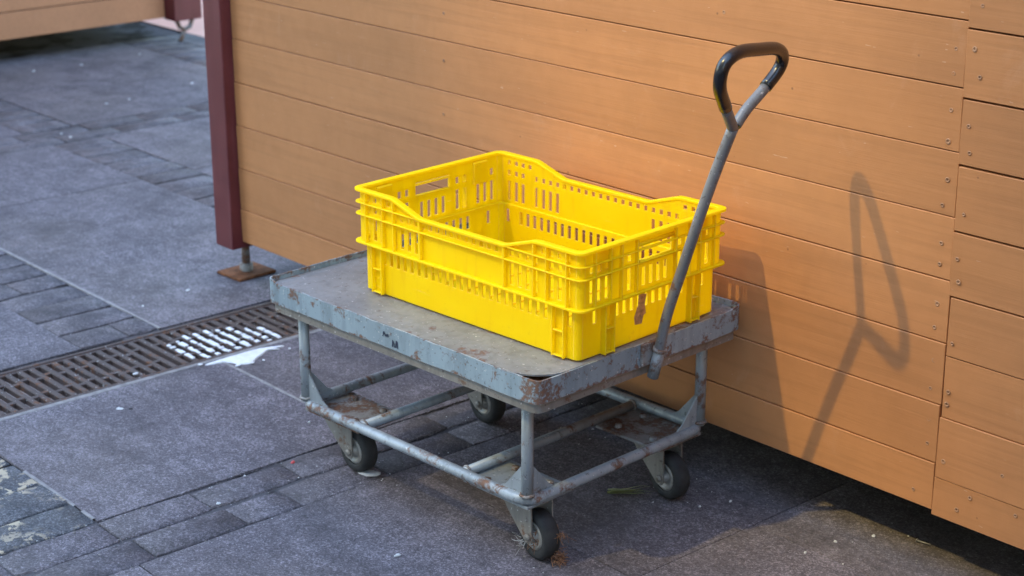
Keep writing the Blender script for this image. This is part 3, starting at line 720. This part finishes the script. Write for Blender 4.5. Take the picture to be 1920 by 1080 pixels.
# handle: socket, collar, bracket, shaft with grip
sb, st_ = tl(-.4165, -.281, .3225), tl(-.4010, -.281, .3785)
out = Vector((.004, 0, 0))
bm = bmesh.new(); tube(bm, [sb + out, st_ + out], .0108, 18); sock = obj("handle_socket", bm, M['steel'], tro)
bm = bmesh.new(); tube(bm, [st_ + out + Vector((-.001, 0, -.003)), st_ + out + Vector((.0005, 0, .003))], .0128, 18); obj("collar", bm, M['steel_rusty'], sock)
bm = bmesh.new(); box(bm, HX + .0004, HX + .0075, -.028 + st_.y, .020 + st_.y, TH - .040, TH + .001, .001); obj("bracket", bm, M['steel_rusty'], sock)
hp = spline([tl(*p) + out * f for p, f in (((-.4035, -.281, .372), 1), ((-.3945, -.281, .4140), .9), ((-.3800, -.281, .4626), .6), ((-.3510, -.281, .5413), .3), ((-.3125, -.281, .6480), 0), ((-.2822, -.281, .7290), 0), ((-.2510, -.279, .8080), 0))], 4)
bm = bmesh.new(); tube(bm, hp, .0096, 18); shaft = obj("handle", bm, M['shaft'], tro)
G = [(-.253, -.276, .805), (-.223, -.336, .862), (-.200, -.375, .901), (-.188, -.380, .936), (-.192, -.342, .950), (-.212, -.266, .942), (-.230, -.204, .932), (-.244, -.169, .914), (-.253, -.166, .889), (-.255, -.203, .858), (-.254, -.243, .833), (-.253, -.270, .810)]
gp = [tl(*p) for p in spline(G, 6)]
i0, i1 = 5, len(gp) - 14
bm = bmesh.new(); tube(bm, gp[:i0 + 1], .0094, 16); tube(bm, gp[i1:], .0094, 16); obj("loop_end", bm, M['shaft'], shaft)
bm = bmesh.new(); tube(bm, gp[i0:i1 + 1], .0110, 16); obj("grip", bm, M['grip'], shaft)
# scribbled ink on the skirt
bm = bmesh.new(); yk = -HY - .0008
for x, z, w, h, a in ((-.022, .378, .0012, .010, .3), (-.018, .379, .0012, .009, -.4), (-.0135, .377, .002, .005, .2), (-.009, .378, .0015, .006, 0), (.004, .366, .0016, .014, .1), (.008, .365, .0012, .012, -.3), (.014, .367, .0018, .014, .15), (.0175, .366, .0012, .014, -.1)):
    vs_ = []
    for u, v in ((-w, -h / 2), (w, -h / 2), (w, h / 2), (-w, h / 2)):
        vs_.append(bm.verts.new((x + u + v * a, yk, z + v - .008)))
    bm.faces.new(vs_)
bmesh.ops.solidify(bm, geom=bm.faces[:], thickness=.0004)
obj("ink_mark", bm, M['ink'], tro)

# ================================================================== CRATE
cr = empty("plastic_crate", (-0.71624, -0.28322, TH + .0008), R(2.603))
tag(cr, "yellow plastic slotted produce crate standing on the trolley deck", "crate")
Y = M['yellow']
OX, OY = .300, .200
UI, LIX, LIY = .0095, .0190, .0150        # insets of the upper and the lower skin
TS = .0026
def top_long(u):
    a = abs(u)
    if a >= .186: return .2005
    if a <= .110: return .1765
    return .1765 + (.2005 - .1765) * (a - .110) / .076
def lattice(bm, place, us, u0, u1, z0, top, holes, th):
    """wall skin in (u, z) with real openings; place(u, d, z) -> xyz, d = depth inwards"""
    ub = sorted({round(x, 5) for x in [u0, u1] + us + [h[0] for h in holes] + [h[1] for h in holes] if u0 <= x <= u1})
    zb = sorted({round(x, 5) for x in [z0] + [h[2] for h in holes] + [h[3] for h in holes]})
    zmid = zb[-1] + .002
    zb.append(zmid)
    nz = len(zb)
    def solid(i, j):
        if i < 0 or i >= len(ub) - 1 or j < 0 or j > nz - 1: return False
        uc = (ub[i] + ub[i + 1]) / 2
        if j == nz - 1:
            return min(top(ub[i]), top(ub[i + 1])) > zmid - 1e-4 or max(top(ub[i]), top(ub[i + 1])) > zmid + 1e-4
        zc = (zb[j] + zb[j + 1]) / 2
        if zc > top(uc): return False
        return not any(h[0] < uc < h[1] and h[2] < zc < h[3] for h in holes)
    cache = {}
    def V(i, j, d):
        k = (i, j, d)
        if k not in cache:
            z = zb[j] if j < nz else max(top(ub[i]), zmid if top(ub[i]) > zmid else zmid)
            if j < nz: z = min(z, max(top(ub[i]), z0 + .001))
            cache[k] = bm.verts.new(place(ub[i], d, z))
        return cache[k]
    for i in range(len(ub) - 1):
        for j in range(nz):
            if not solid(i, j): continue
            for q in ([V(i, j, 0), V(i + 1, j, 0), V(i + 1, j + 1, 0), V(i, j + 1, 0)], [V(i, j, th), V(i, j + 1, th), V(i + 1, j + 1, th), V(i + 1, j, th)]):
                try: bm.faces.new(q)
                except ValueError: pass
            for di, dj, a, b in ((-1, 0, (i, j), (i, j + 1)), (1, 0, (i + 1, j + 1), (i + 1, j)), (0, -1, (i + 1, j), (i, j)), (0, 1, (i, j + 1), (i + 1, j + 1))):
                if not solid(i + di, j + dj):
                    try: bm.faces.new((V(*a, 0), V(*b, 0), V(*b, th), V(*a, th)))
                    except ValueError: pass
PIT = .0193; SWD = .0045
def cols(lo, hi): 
    o_ = []; k = -20
    while k <= 20:
        u = (k + .5) * PIT
        if lo <= abs(u) <= hi: o_.append(u)
        k += 1
    return o_
LOH, UPL = .0, .098
def long_holes_up():
    h = []
    for u in cols(0, .262):
        if abs(abs(u) - .2) > .006: h.append((u - SWD, u + SWD, .1605, .1705))
    for u in cols(.195, .262): h.append((u - SWD, u + SWD, .1825, .1915))
    for u in cols(.118, .262):
        if abs(abs(u) - .2) > .006: h.append((u - SWD, u + SWD, .1075, .1480))
    return h
def short_holes_up():
    h = [(-.045, .045, .1570, .1830)]
    for u in cols(0, .048): h.append((u - SWD, u + SWD, .1075, .1420))
    for u in cols(.058, .165):
        if abs(abs(u) - .106) < .012: continue
        h.append((u - SWD, u + SWD, .1075, .1480)); h.append((u - SWD, u + SWD, .1605, .1740))
    return h
def short_holes_lo(): return [(u - SWD, u + SWD, .063, .090) for u in cols(0, .16) if abs(abs(u) - .116) > .014]
def long_holes_lo(): return [(u - SWD, u + SWD, .063, .090) for u in cols(0, .268) if not .225 < abs(u) < .25]
def mk_place(side, ix, iy):
    if side == 'front': return lambda u, d, z: (u, -(OY - iy) + d, z)
    if side == 'back': return lambda u, d, z: (-u, (OY - iy) - d, z)
    if side == 'right': return lambda u, d, z: ((OX - ix) - d, u, z)
    return lambda u, d, z: (-(OX - ix) + d, -u, z)
RC = .011
for side in ('front', 'back', 'right', 'left'):
    lng = side in ('front', 'back')
    bm = bmesh.new()
    pu = mk_place(side, UI, UI); pl_ = mk_place(side, LIX, LIY)
    eu = (OX - UI - RC) if lng else (OY - UI - RC); el = (OX - LIX - RC) if lng else (OY - LIY - RC)
    lattice(bm, pu, [-.186, -.110, .110, .186] if lng else [], -eu, eu, UPL, top_long if lng else (lambda u: .2005), long_holes_up() if lng else short_holes_up(), TS)
    lattice(bm, pl_, [], -el, el, .004, lambda u: UPL, long_holes_lo() if lng else short_holes_lo(), TS)
    bmesh.ops.recalc_face_normals(bm, faces=bm.faces[:])
    wall = obj("wall", bm, Y, cr)
    # ribs outside this wall
    def rib(u, z0, z1, ta, d0, d1, nm="rib"):
        b_ = bmesh.new(); pf = mk_place(side, 0, 0)
        a, c_ = pf(u - ta, d0, z0), pf(u + ta, d1, z1)
        box(b_, min(a[0], c_[0]), max(a[0], c_[0]), min(a[1], c_[1]), max(a[1], c_[1]), z0, z1, .0006)
        obj(nm, b_, Y, wall)
    if lng:
        for u in (-.262, -.214, -.183, -.110, .110, .183, .214, .262): rib(u, UPL + .001, min(top_long(u), .1995) - .001, .0013 if abs(u) != .110 else .0024, .0015, UI + .0005)
        for c0 in (-.2385, .2385):
            for e_ in (-.0135, .0135): rib(c0 + e_, .003, UPL - .001, .0014, .0060, LIY + .0005)
            rib(c0, .050, .0525, .0120, .0075, LIY + .0005); rib(c0, .004, .0065, .0120, .0075, LIY + .0005)
    else:
        for u in (-.160, -.120, -.092, -.052, .052, .092, .120, .160): rib(u, UPL + .001, .1985, .0013, .0015, UI + .0005)
        for c0 in (-.116, .116):
            for e_ in (-.0115, .0115): rib(c0 + e_, .003, UPL - .001, .0014, .0060, LIX + .0005)
            rib(c0, .048, .0505, .0100, .0080, LIX + .0005); rib(c0, .004, .0065, .0100, .0080, LIX + .0005)
            rib(c0, .0066, .0478, .0100, .0150, LIX + .0005, "pad")
        b_ = bmesh.new(); pf = mk_place(side, 0, 0)
        tube(b_, [pf(-.047, .0075, .1535), pf(.047, .0075, .1535)], .0042, 12); tube(b_, [pf(-.047, .0075, .1865), pf(.047, .0075, .1865)], .0040, 12)
        obj("hand_hold", b_, Y, wall)
        # inside stiffeners beside the hand hold
        for u in (-.128, .128): 
            b_ = bmesh.new(); a, c_ = pf(u - .020, UI + TS - .0002, UPL + .002), pf(u + .020, UI + TS + .006, .196)
            box(b_, min(a[0], c_[0]), max(a[0], c_[0]), min(a[1], c_[1]), max(a[1], c_[1]), .1500, .196, .002); obj("stiffener", b_, Y, wall)
# corners
for sx in (1, -1):
    for sy in (1, -1):
        bm = bmesh.new()
        for ix, iy, z0, z1 in ((UI, UI, UPL, .2005), (LIX, LIY, .004, UPL)):
            o_, i_ = [], []
            for k in range(9):
                a = R(90 * k / 8); cx, cy = OX - ix - RC, OY - iy - RC
                o_.append((sx * (cx + RC * math.cos(a)), sy * (cy + RC * math.sin(a)))); i_.append((sx * (cx + (RC - TS) * math.cos(a)), sy * (cy + (RC - TS) * math.sin(a))))
            prism(bm, o_ + i_[::-1], 'z', z0, z1)
        smooth_by_angle(obj("corner", bm, Y, cr), 40)
# rim, ledges and flange all the way round
def band(nm, in0, in1x, in1y, z0, z1, r=.018):
    bm = bmesh.new(); A = rrect(OX - in0, OY - in0, r - in0 * .2, 6); B = rrect(OX - in1x, OY - in1y, max(.004, r - in1x * .6), 6)
    A, B = dense2(A, B, .012) if callable(z0) else (A, B)
    ring(bm, A, B, z0, z1); bmesh.ops.recalc_face_normals(bm, faces=bm.faces[:])
    es = [e for e in bm.edges if len(e.link_faces) == 2 and e.calc_face_angle(0) > R(50)]
    bmesh.ops.bevel(bm, geom=es, offset=.0008, segments=2, affect='EDGES', profile=.5, clamp_overlap=True)
    return smooth_by_angle(obj(nm, bm, Y, cr), 50)
def rim_z(x, y):
    if abs(y) > OY - .03 and abs(x) < OX - .03: return top_long(x)
    return .2005
band("rim", .0005, .0142, .0142, lambda x, y: rim_z(x, y) - .0015, lambda x, y: rim_z(x, y) + .0040, .018)
band("ledge", .0012, UI + .0004, UI + .0004, .1760, .1784); band("ledge", .0012, UI + .0004, UI + .0004, .1528, .1554)
band("flange", 0, LIX + TS, LIY + TS, .0965, .1008)
# floor with raised grid
bm = bmesh.new(); fx, fy = OX - LIX - .003, OY - LIY - .003
prism(bm, rrect(fx, fy, .018, 6), 'z', .004, .0068); obj("crate_floor", bm, Y, cr)
for k in range(9): 
    bm = bmesh.new(); x = -.24 + .06 * k; box(bm, x - .0015, x + .0015, -fy + .02, fy - .02, .0070, .0105, .0006); obj("floor_rib", bm, Y, cr)
bm = bmesh.new(); ring(bm, rrect(fx - .004, fy - .004, .018, 6), rrect(fx - .010, fy - .010, .015, 6), -.0006, .0045); obj("foot_rim", bm, Y, cr)
# torn remains of a paper label on the short side
bm = bmesh.new(); xk = OX - LIX + .0003
lab = [(-.012, .030), (.006, .028), (.010, .044), (.016, .047), (.013, .066), (.017, .088), (-.004, .092), (-.005, .070), (-.010, .056), (-.014, .046)]
vs_ = [bm.verts.new((xk, u * 1.05 - .026, z * .9 + .006)) for u, z in lab]; bm.faces.new(vs_); bmesh.ops.solidify(bm, geom=bm.faces[:], thickness=-.0006)
o = obj("torn_label", bm, M['tan'], cr); o['label'] = "torn brown remains of a paper label"

# ================================================================== SPILT PAINT, LITTER
sp = empty("paint_spill", (-1.70, -0.30, 0)); tag(sp, "spilt white paint on the drain grate and the slab beside it", "spill")
rnd = random.Random(3)
pool = [(-1.713, -.378), (-1.714, -.33), (-1.7145, -.29), (-1.712, -.252), (-1.706, -.232), (-1.698, -.214), (-1.690, -.198), (-1.686, -.205), (-1.694, -.226), (-1.680, -.216), (-1.678, -.221), (-1.690, -.240), (-1.680, -.262), (-1.668, -.286), (-1.654, -.309), (-1.648, -.322), (-1.654, -.336), (-1.667, -.346), (-1.680, -.350), (-1.692, -.360), (-1.697, -.372), (-1.703, -.392), (-1.711, -.405)]
n_ = len(pool); ol = []
for k in range(n_):
    a, b, c_, d = (Vector((*pool[(k + q) % n_], 0)) for q in (-1, 0, 1, 2))
    for t in (0, .25, .5, .75):
        p = 0.5 * ((2 * b) + (c_ - a) * t + (2 * a - 5 * b + 4 * c_ - d) * t * t + (3 * b - a - 3 * c_ + d) * t ** 3)
        ol.append((p.x + 1.70 + rnd.uniform(-.0008, .0008), p.y + .30 + rnd.uniform(-.0008, .0008)))
ocx, ocy = sum(p[0] for p in ol) / len(ol), sum(p[1] for p in ol) / len(ol)
bm = bmesh.new(); rgs = []
for f_, z_ in ((1, .0004), (.985, .0030), (.90, .0042)):
    rgs.append([bm.verts.new((ocx + (x - ocx) * f_, ocy + (y - ocy) * f_, z_ + (rnd.uniform(-.0004, .0004) if f_ < 1 else 0))) for x, y in ol])
for A, B in zip(rgs[:-1], rgs[1:]):
    for k in range(len(ol)): bm.faces.new((A[k], A[(k + 1) % len(ol)], B[(k + 1) % len(ol)], B[k])).smooth = True
bm.faces.new(rgs[-1]); bmesh.ops.recalc_face_normals(bm, faces=bm.faces[:]); obj("puddle", bm, M['white'], sp)
for px, py, pr in ((-1.654, -.352, .006), (-1.646, -.318, .005), (-1.716, -.415, .005), (-1.662, -.20, .003), (-1.64, -.29, .003)):
    bm = bmesh.new(); n = 9; vs_ = [bm.verts.new((px + 1.70 + pr * rnd.uniform(.7, 1.2) * math.cos(6.283 * k / n), py + .30 + pr * rnd.uniform(.7, 1.3) * math.sin(6.283 * k / n), .0045)) for k in range(n)]
    f = bm.faces.new(vs_); r_ = bmesh.ops.extrude_face_region(bm, geom=[f]); [setattr(g.co, 'z', .0022) for g in r_['geom'] if isinstance(g, bmesh.types.BMVert)]
    bmesh.ops.recalc_face_normals(bm, faces=bm.faces[:]); obj("drop", bm, M['white'], sp)
cR, sR = math.cos(R(-0.9)), math.sin(R(-0.9))
y = -1.30
while y < .75:
    if -.43 < y < -.16:
        t = (y + .295) / .135; half = .088 * math.sqrt(max(0, 1 - t * t)) + rnd.uniform(-.012, .012); cxx = -1.818 + .15 * (y + .295) + rnd.uniform(-.008, .008)
        x0, x1 = max(gx0, cxx - half), min(gx1, cxx + half * 1.25)
        segs = []; x = x0
        while x < x1:
            l = rnd.uniform(.006, .026); segs.append((x, min(x1, x + l))); x += l + rnd.choice((-.002, 0, .003, .007, .012))
        for a, b in segs:
            if b - a < .004: continue
            bm = bmesh.new(); box(bm, a, b, y - .0078 + rnd.uniform(0, .005), y + .0078 - rnd.uniform(0, .005), -.0022, .0002 + rnd.uniform(0, .0018), .0010)
            for v in bm.verts:
                dx, dy = v.co.x - PIV.x, v.co.y - PIV.y
                v.co.x, v.co.y = PIV.x + dx * cR - dy * sR + 1.70, PIV.y + dx * sR + dy * cR + .30
            obj("coated_bar", bm, M['white'], sp)
    y += GP
def scrap(name, x, y, w, l, mat, label, cat, ang=None, h=.003, z=.0012, crumple=.4):
    bm = bmesh.new(); n = 8
    lo = [(w * rnd.uniform(.75, 1.15) * math.cos(6.283 * k / n), l * rnd.uniform(.75, 1.15) * math.sin(6.283 * k / n)) for k in range(n)]
    A = [bm.verts.new((p[0], p[1], 0)) for p in lo]; B = [bm.verts.new((p[0] * .7 + rnd.uniform(-.1, .1) * w, p[1] * .7, h * rnd.uniform(.4, 1))) for p in lo]; c_ = bm.verts.new((0, 0, h * rnd.uniform(.5, 1.1)))
    bm.faces.new(A[::-1])
    for k in range(n): bm.faces.new((A[k], A[(k + 1) % n], B[(k + 1) % n], B[k])); bm.faces.new((B[k], B[(k + 1) % n], c_))
    o = obj(name, bm, mat, None, (x, y, z)); o.rotation_euler = (0, 0, rnd.uniform(0, 6) if ang is None else ang)
    return tag(o, label, cat)
LIT = [("paper_scrap", -2.195, -.143, .010, .007, 'paper', "white scrap lying below the hut's rusty foot plate", "scrap"),
       ("paper_scrap", -2.166, -.296, .0045, .004, 'paper', "tiny white scrap beside the pale mortar joint before the drain", "scrap"),
       ("chewing_gum", -1.615, -.686, .011, .0075, 'paper', "flattened white gum blob on the slab in front of the drain", "chewing gum"),
       ("dark_scrap", -1.597, -.670, .006, .0025, 'dark', "small dark scrap right beside the white gum blob", "scrap"),
       ("paper_scrap", -1.772, -.552, .009, .006, 'paper', "crumpled white scrap caught on the near edge of the grate", "scrap"),
       ("paper_scrap", -.671, -.669, .009, .005, 'paper', "white scrap on the foreground slab left of the frayed caster", "scrap"),
       ("red_petal", -1.130, -.572, .007, .005, 'petal', "small red scrap on the sett joint near the left caster", "scrap"),
       ("paper_scrap", -1.072, -.789, .006, .005, 'paper', "little white crumb on the foreground sett joint", "scrap"),
       ("paper_scrap", -1.274, -.426, .004, .004, 'paper', "white speck on the slab beside the trolley's left lower rail", "scrap"),
       ("paper_scrap", -.168, -.039, .0055, .004, 'paper', "white crumb in the sunlit patch at lower right, left of its twin", "scrap"),
       ("paper_scrap", -.135, .032, .0065, .005, 'paper', "white crumb at the shadow edge under the hut's right board", "scrap"),
       ("paper_scrap", -.178, -.115, .004, .003, 'paper', "white speck lowest in the sunlit patch at lower right", "scrap"),
       ("paper_scrap", -.411, -.052, .007, .003, 'paper', "pale sliver on the dark ground right of the rear right caster", "scrap"),
       ("paper_scrap", -.435, -.114, .0035, .003, 'paper', "pale speck nearest the right hand caster", "scrap"),
       ("paper_scrap", -4.991, .894, .012, .009, 'paper', "blurred white scrap leftmost before the far hut", "scrap"),
       ("paper_scrap", -4.973, 1.104, .012, .010, 'paper', "blurred white scrap before the middle of the far hut", "scrap"),
       ("paper_scrap", -5.005, 1.401, .012, .010, 'paper', "blurred white scrap before the far hut's maroon post", "scrap"),
       ("paper_scrap", -4.268, .912, .012, .008, 'paper', "blurred pale scrap on the far slab, right one of two", "scrap"),
       ("paper_scrap", -4.262, .811, .012, .008, 'paper', "blurred pale scrap on the far slab, left one of two", "scrap"),
       ("paper_scrap", -3.948, .449, .010, .008, 'paper', "blurred pale scrap where the far sett strips cross, left one", "scrap"),
       ("paper_scrap", -3.884, .450, .010, .008, 'paper', "blurred pale scrap where the far sett strips cross, right one", "scrap"),
       ("paper_scrap", -4.35, 1.245, .013, .010, 'paper', "blurred pale scrap beside the near hut's corner post", "scrap")]
for nm, x, y, w, l, mt, lb, ct in LIT:
    q = .62 if x < -3 else .85
    scrap(nm, x, y, w * q, l * q, M[mt], lb, ct)
scrap("plastic_scrap", -.985, -.488, .030, .016, M['fibre'], "grey torn plastic scrap by the left front caster", "scrap", .5, .004)
# nail in the shade of the hut
bm = bmesh.new(); tube(bm, [(-.014, 0, .003), (.012, .004, .003)], .0014, 8); tube(bm, [(-.0150, 0, .003), (-.0138, 0, .003)], .0036, 10)
tag(obj("nail", bm, M['hub'], None, (-.053, .072, .001)), "pale grey nail lying in the shade below the right boards", "nail")
# bunch of green leaf blades by the right caster
sg = empty("plant_sprig", (-.550, -.165, 0)); tag(sg, "limp bunch of green leaf blades beside the right caster", "leaf")
for k in range(11):
    bm = bmesh.new(); n = 6; a0 = R(36) + rnd.uniform(-.10, .10); L_ = []; R__ = []
    d = Vector((math.cos(a0), math.sin(a0), 0)); p = Vector((-.042, -.038, 0)) + Vector((rnd.uniform(-.006, .006), rnd.uniform(-.003, .003), 0)); nrm = Vector((-d.y, d.x, 0))
    ln = rnd.uniform(.065, .100)
    for q in range(n + 1):
        t = q / n; c_ = p + d * ln * t + nrm * rnd.uniform(-.001, .001) + nrm * (k - 5) * .0028 * t * t + Vector((0, 0, .003 + .010 * t * rnd.uniform(.5, 1.1) + .0006 * k))
        w = .0036 * (1 - .6 * t); L_.append(bm.verts.new(c_ + nrm * w)); R__.append(bm.verts.new(c_ - nrm * w + Vector((0, 0, .0012))))
    for q in range(n): bm.faces.new((L_[q], R__[q], R__[q + 1], L_[q + 1]))
    bmesh.ops.solidify(bm, geom=bm.faces[:], thickness=.0005)
    obj("blade", bm, M['green'], sg)

# fine grit swept against the wall, the casters and the joints
bm = bmesh.new(); rg = random.Random(21)
def pebble(x, y, r):
    vs_ = [bm.verts.new((x + r * rg.uniform(.5, 1.2) * a, y + r * rg.uniform(.5, 1.2) * b, .0012 + r * rg.uniform(.5, 1.0) * c)) for a, b, c in ((1, 0, .2), (0, 1, .2), (-1, 0, .2), (0, -1, .2), (0, 0, .9))]
    for q in range(4): bm.faces.new((vs_[q], vs_[(q + 1) % 4], vs_[4])).material_index = k_
for k in range(1500):
    k_ = 1 if rg.random() < .16 else 0
    m = rg.random()
    if m < .30: x, y = rg.uniform(-2.3, .3), rg.gauss(.0, .07)
    elif m < .55: x, y = rg.gauss(rg.choice((-1.152, -1.052, -.95)), .010), rg.uniform(-1.25, .2)
    elif m < .70:
        cx_, cy_ = rg.choice(((-.51, -.50), (-1.0, -.50), (-1.0, -.12), (-.51, -.12))); x, y = rg.gauss(cx_, .06), rg.gauss(cy_, .06)
    elif m < .80: x, y = rg.gauss(-1.715, .012), rg.uniform(-1.0, .2)
    else: x, y = rg.uniform(-2.6, .3), rg.uniform(-1.2, .2)
    if DX0 - .02 < x < DX1 + .01: continue
    pebble(x, y, rg.uniform(.0008, .0022) if rg.random() < .93 else rg.uniform(.002, .0038))
go = obj("grit", bm, [M['grit'], M['paper']], kind="stuff"); go['label'] = "fine grey grit scattered over the paving"; go['category'] = "grit"
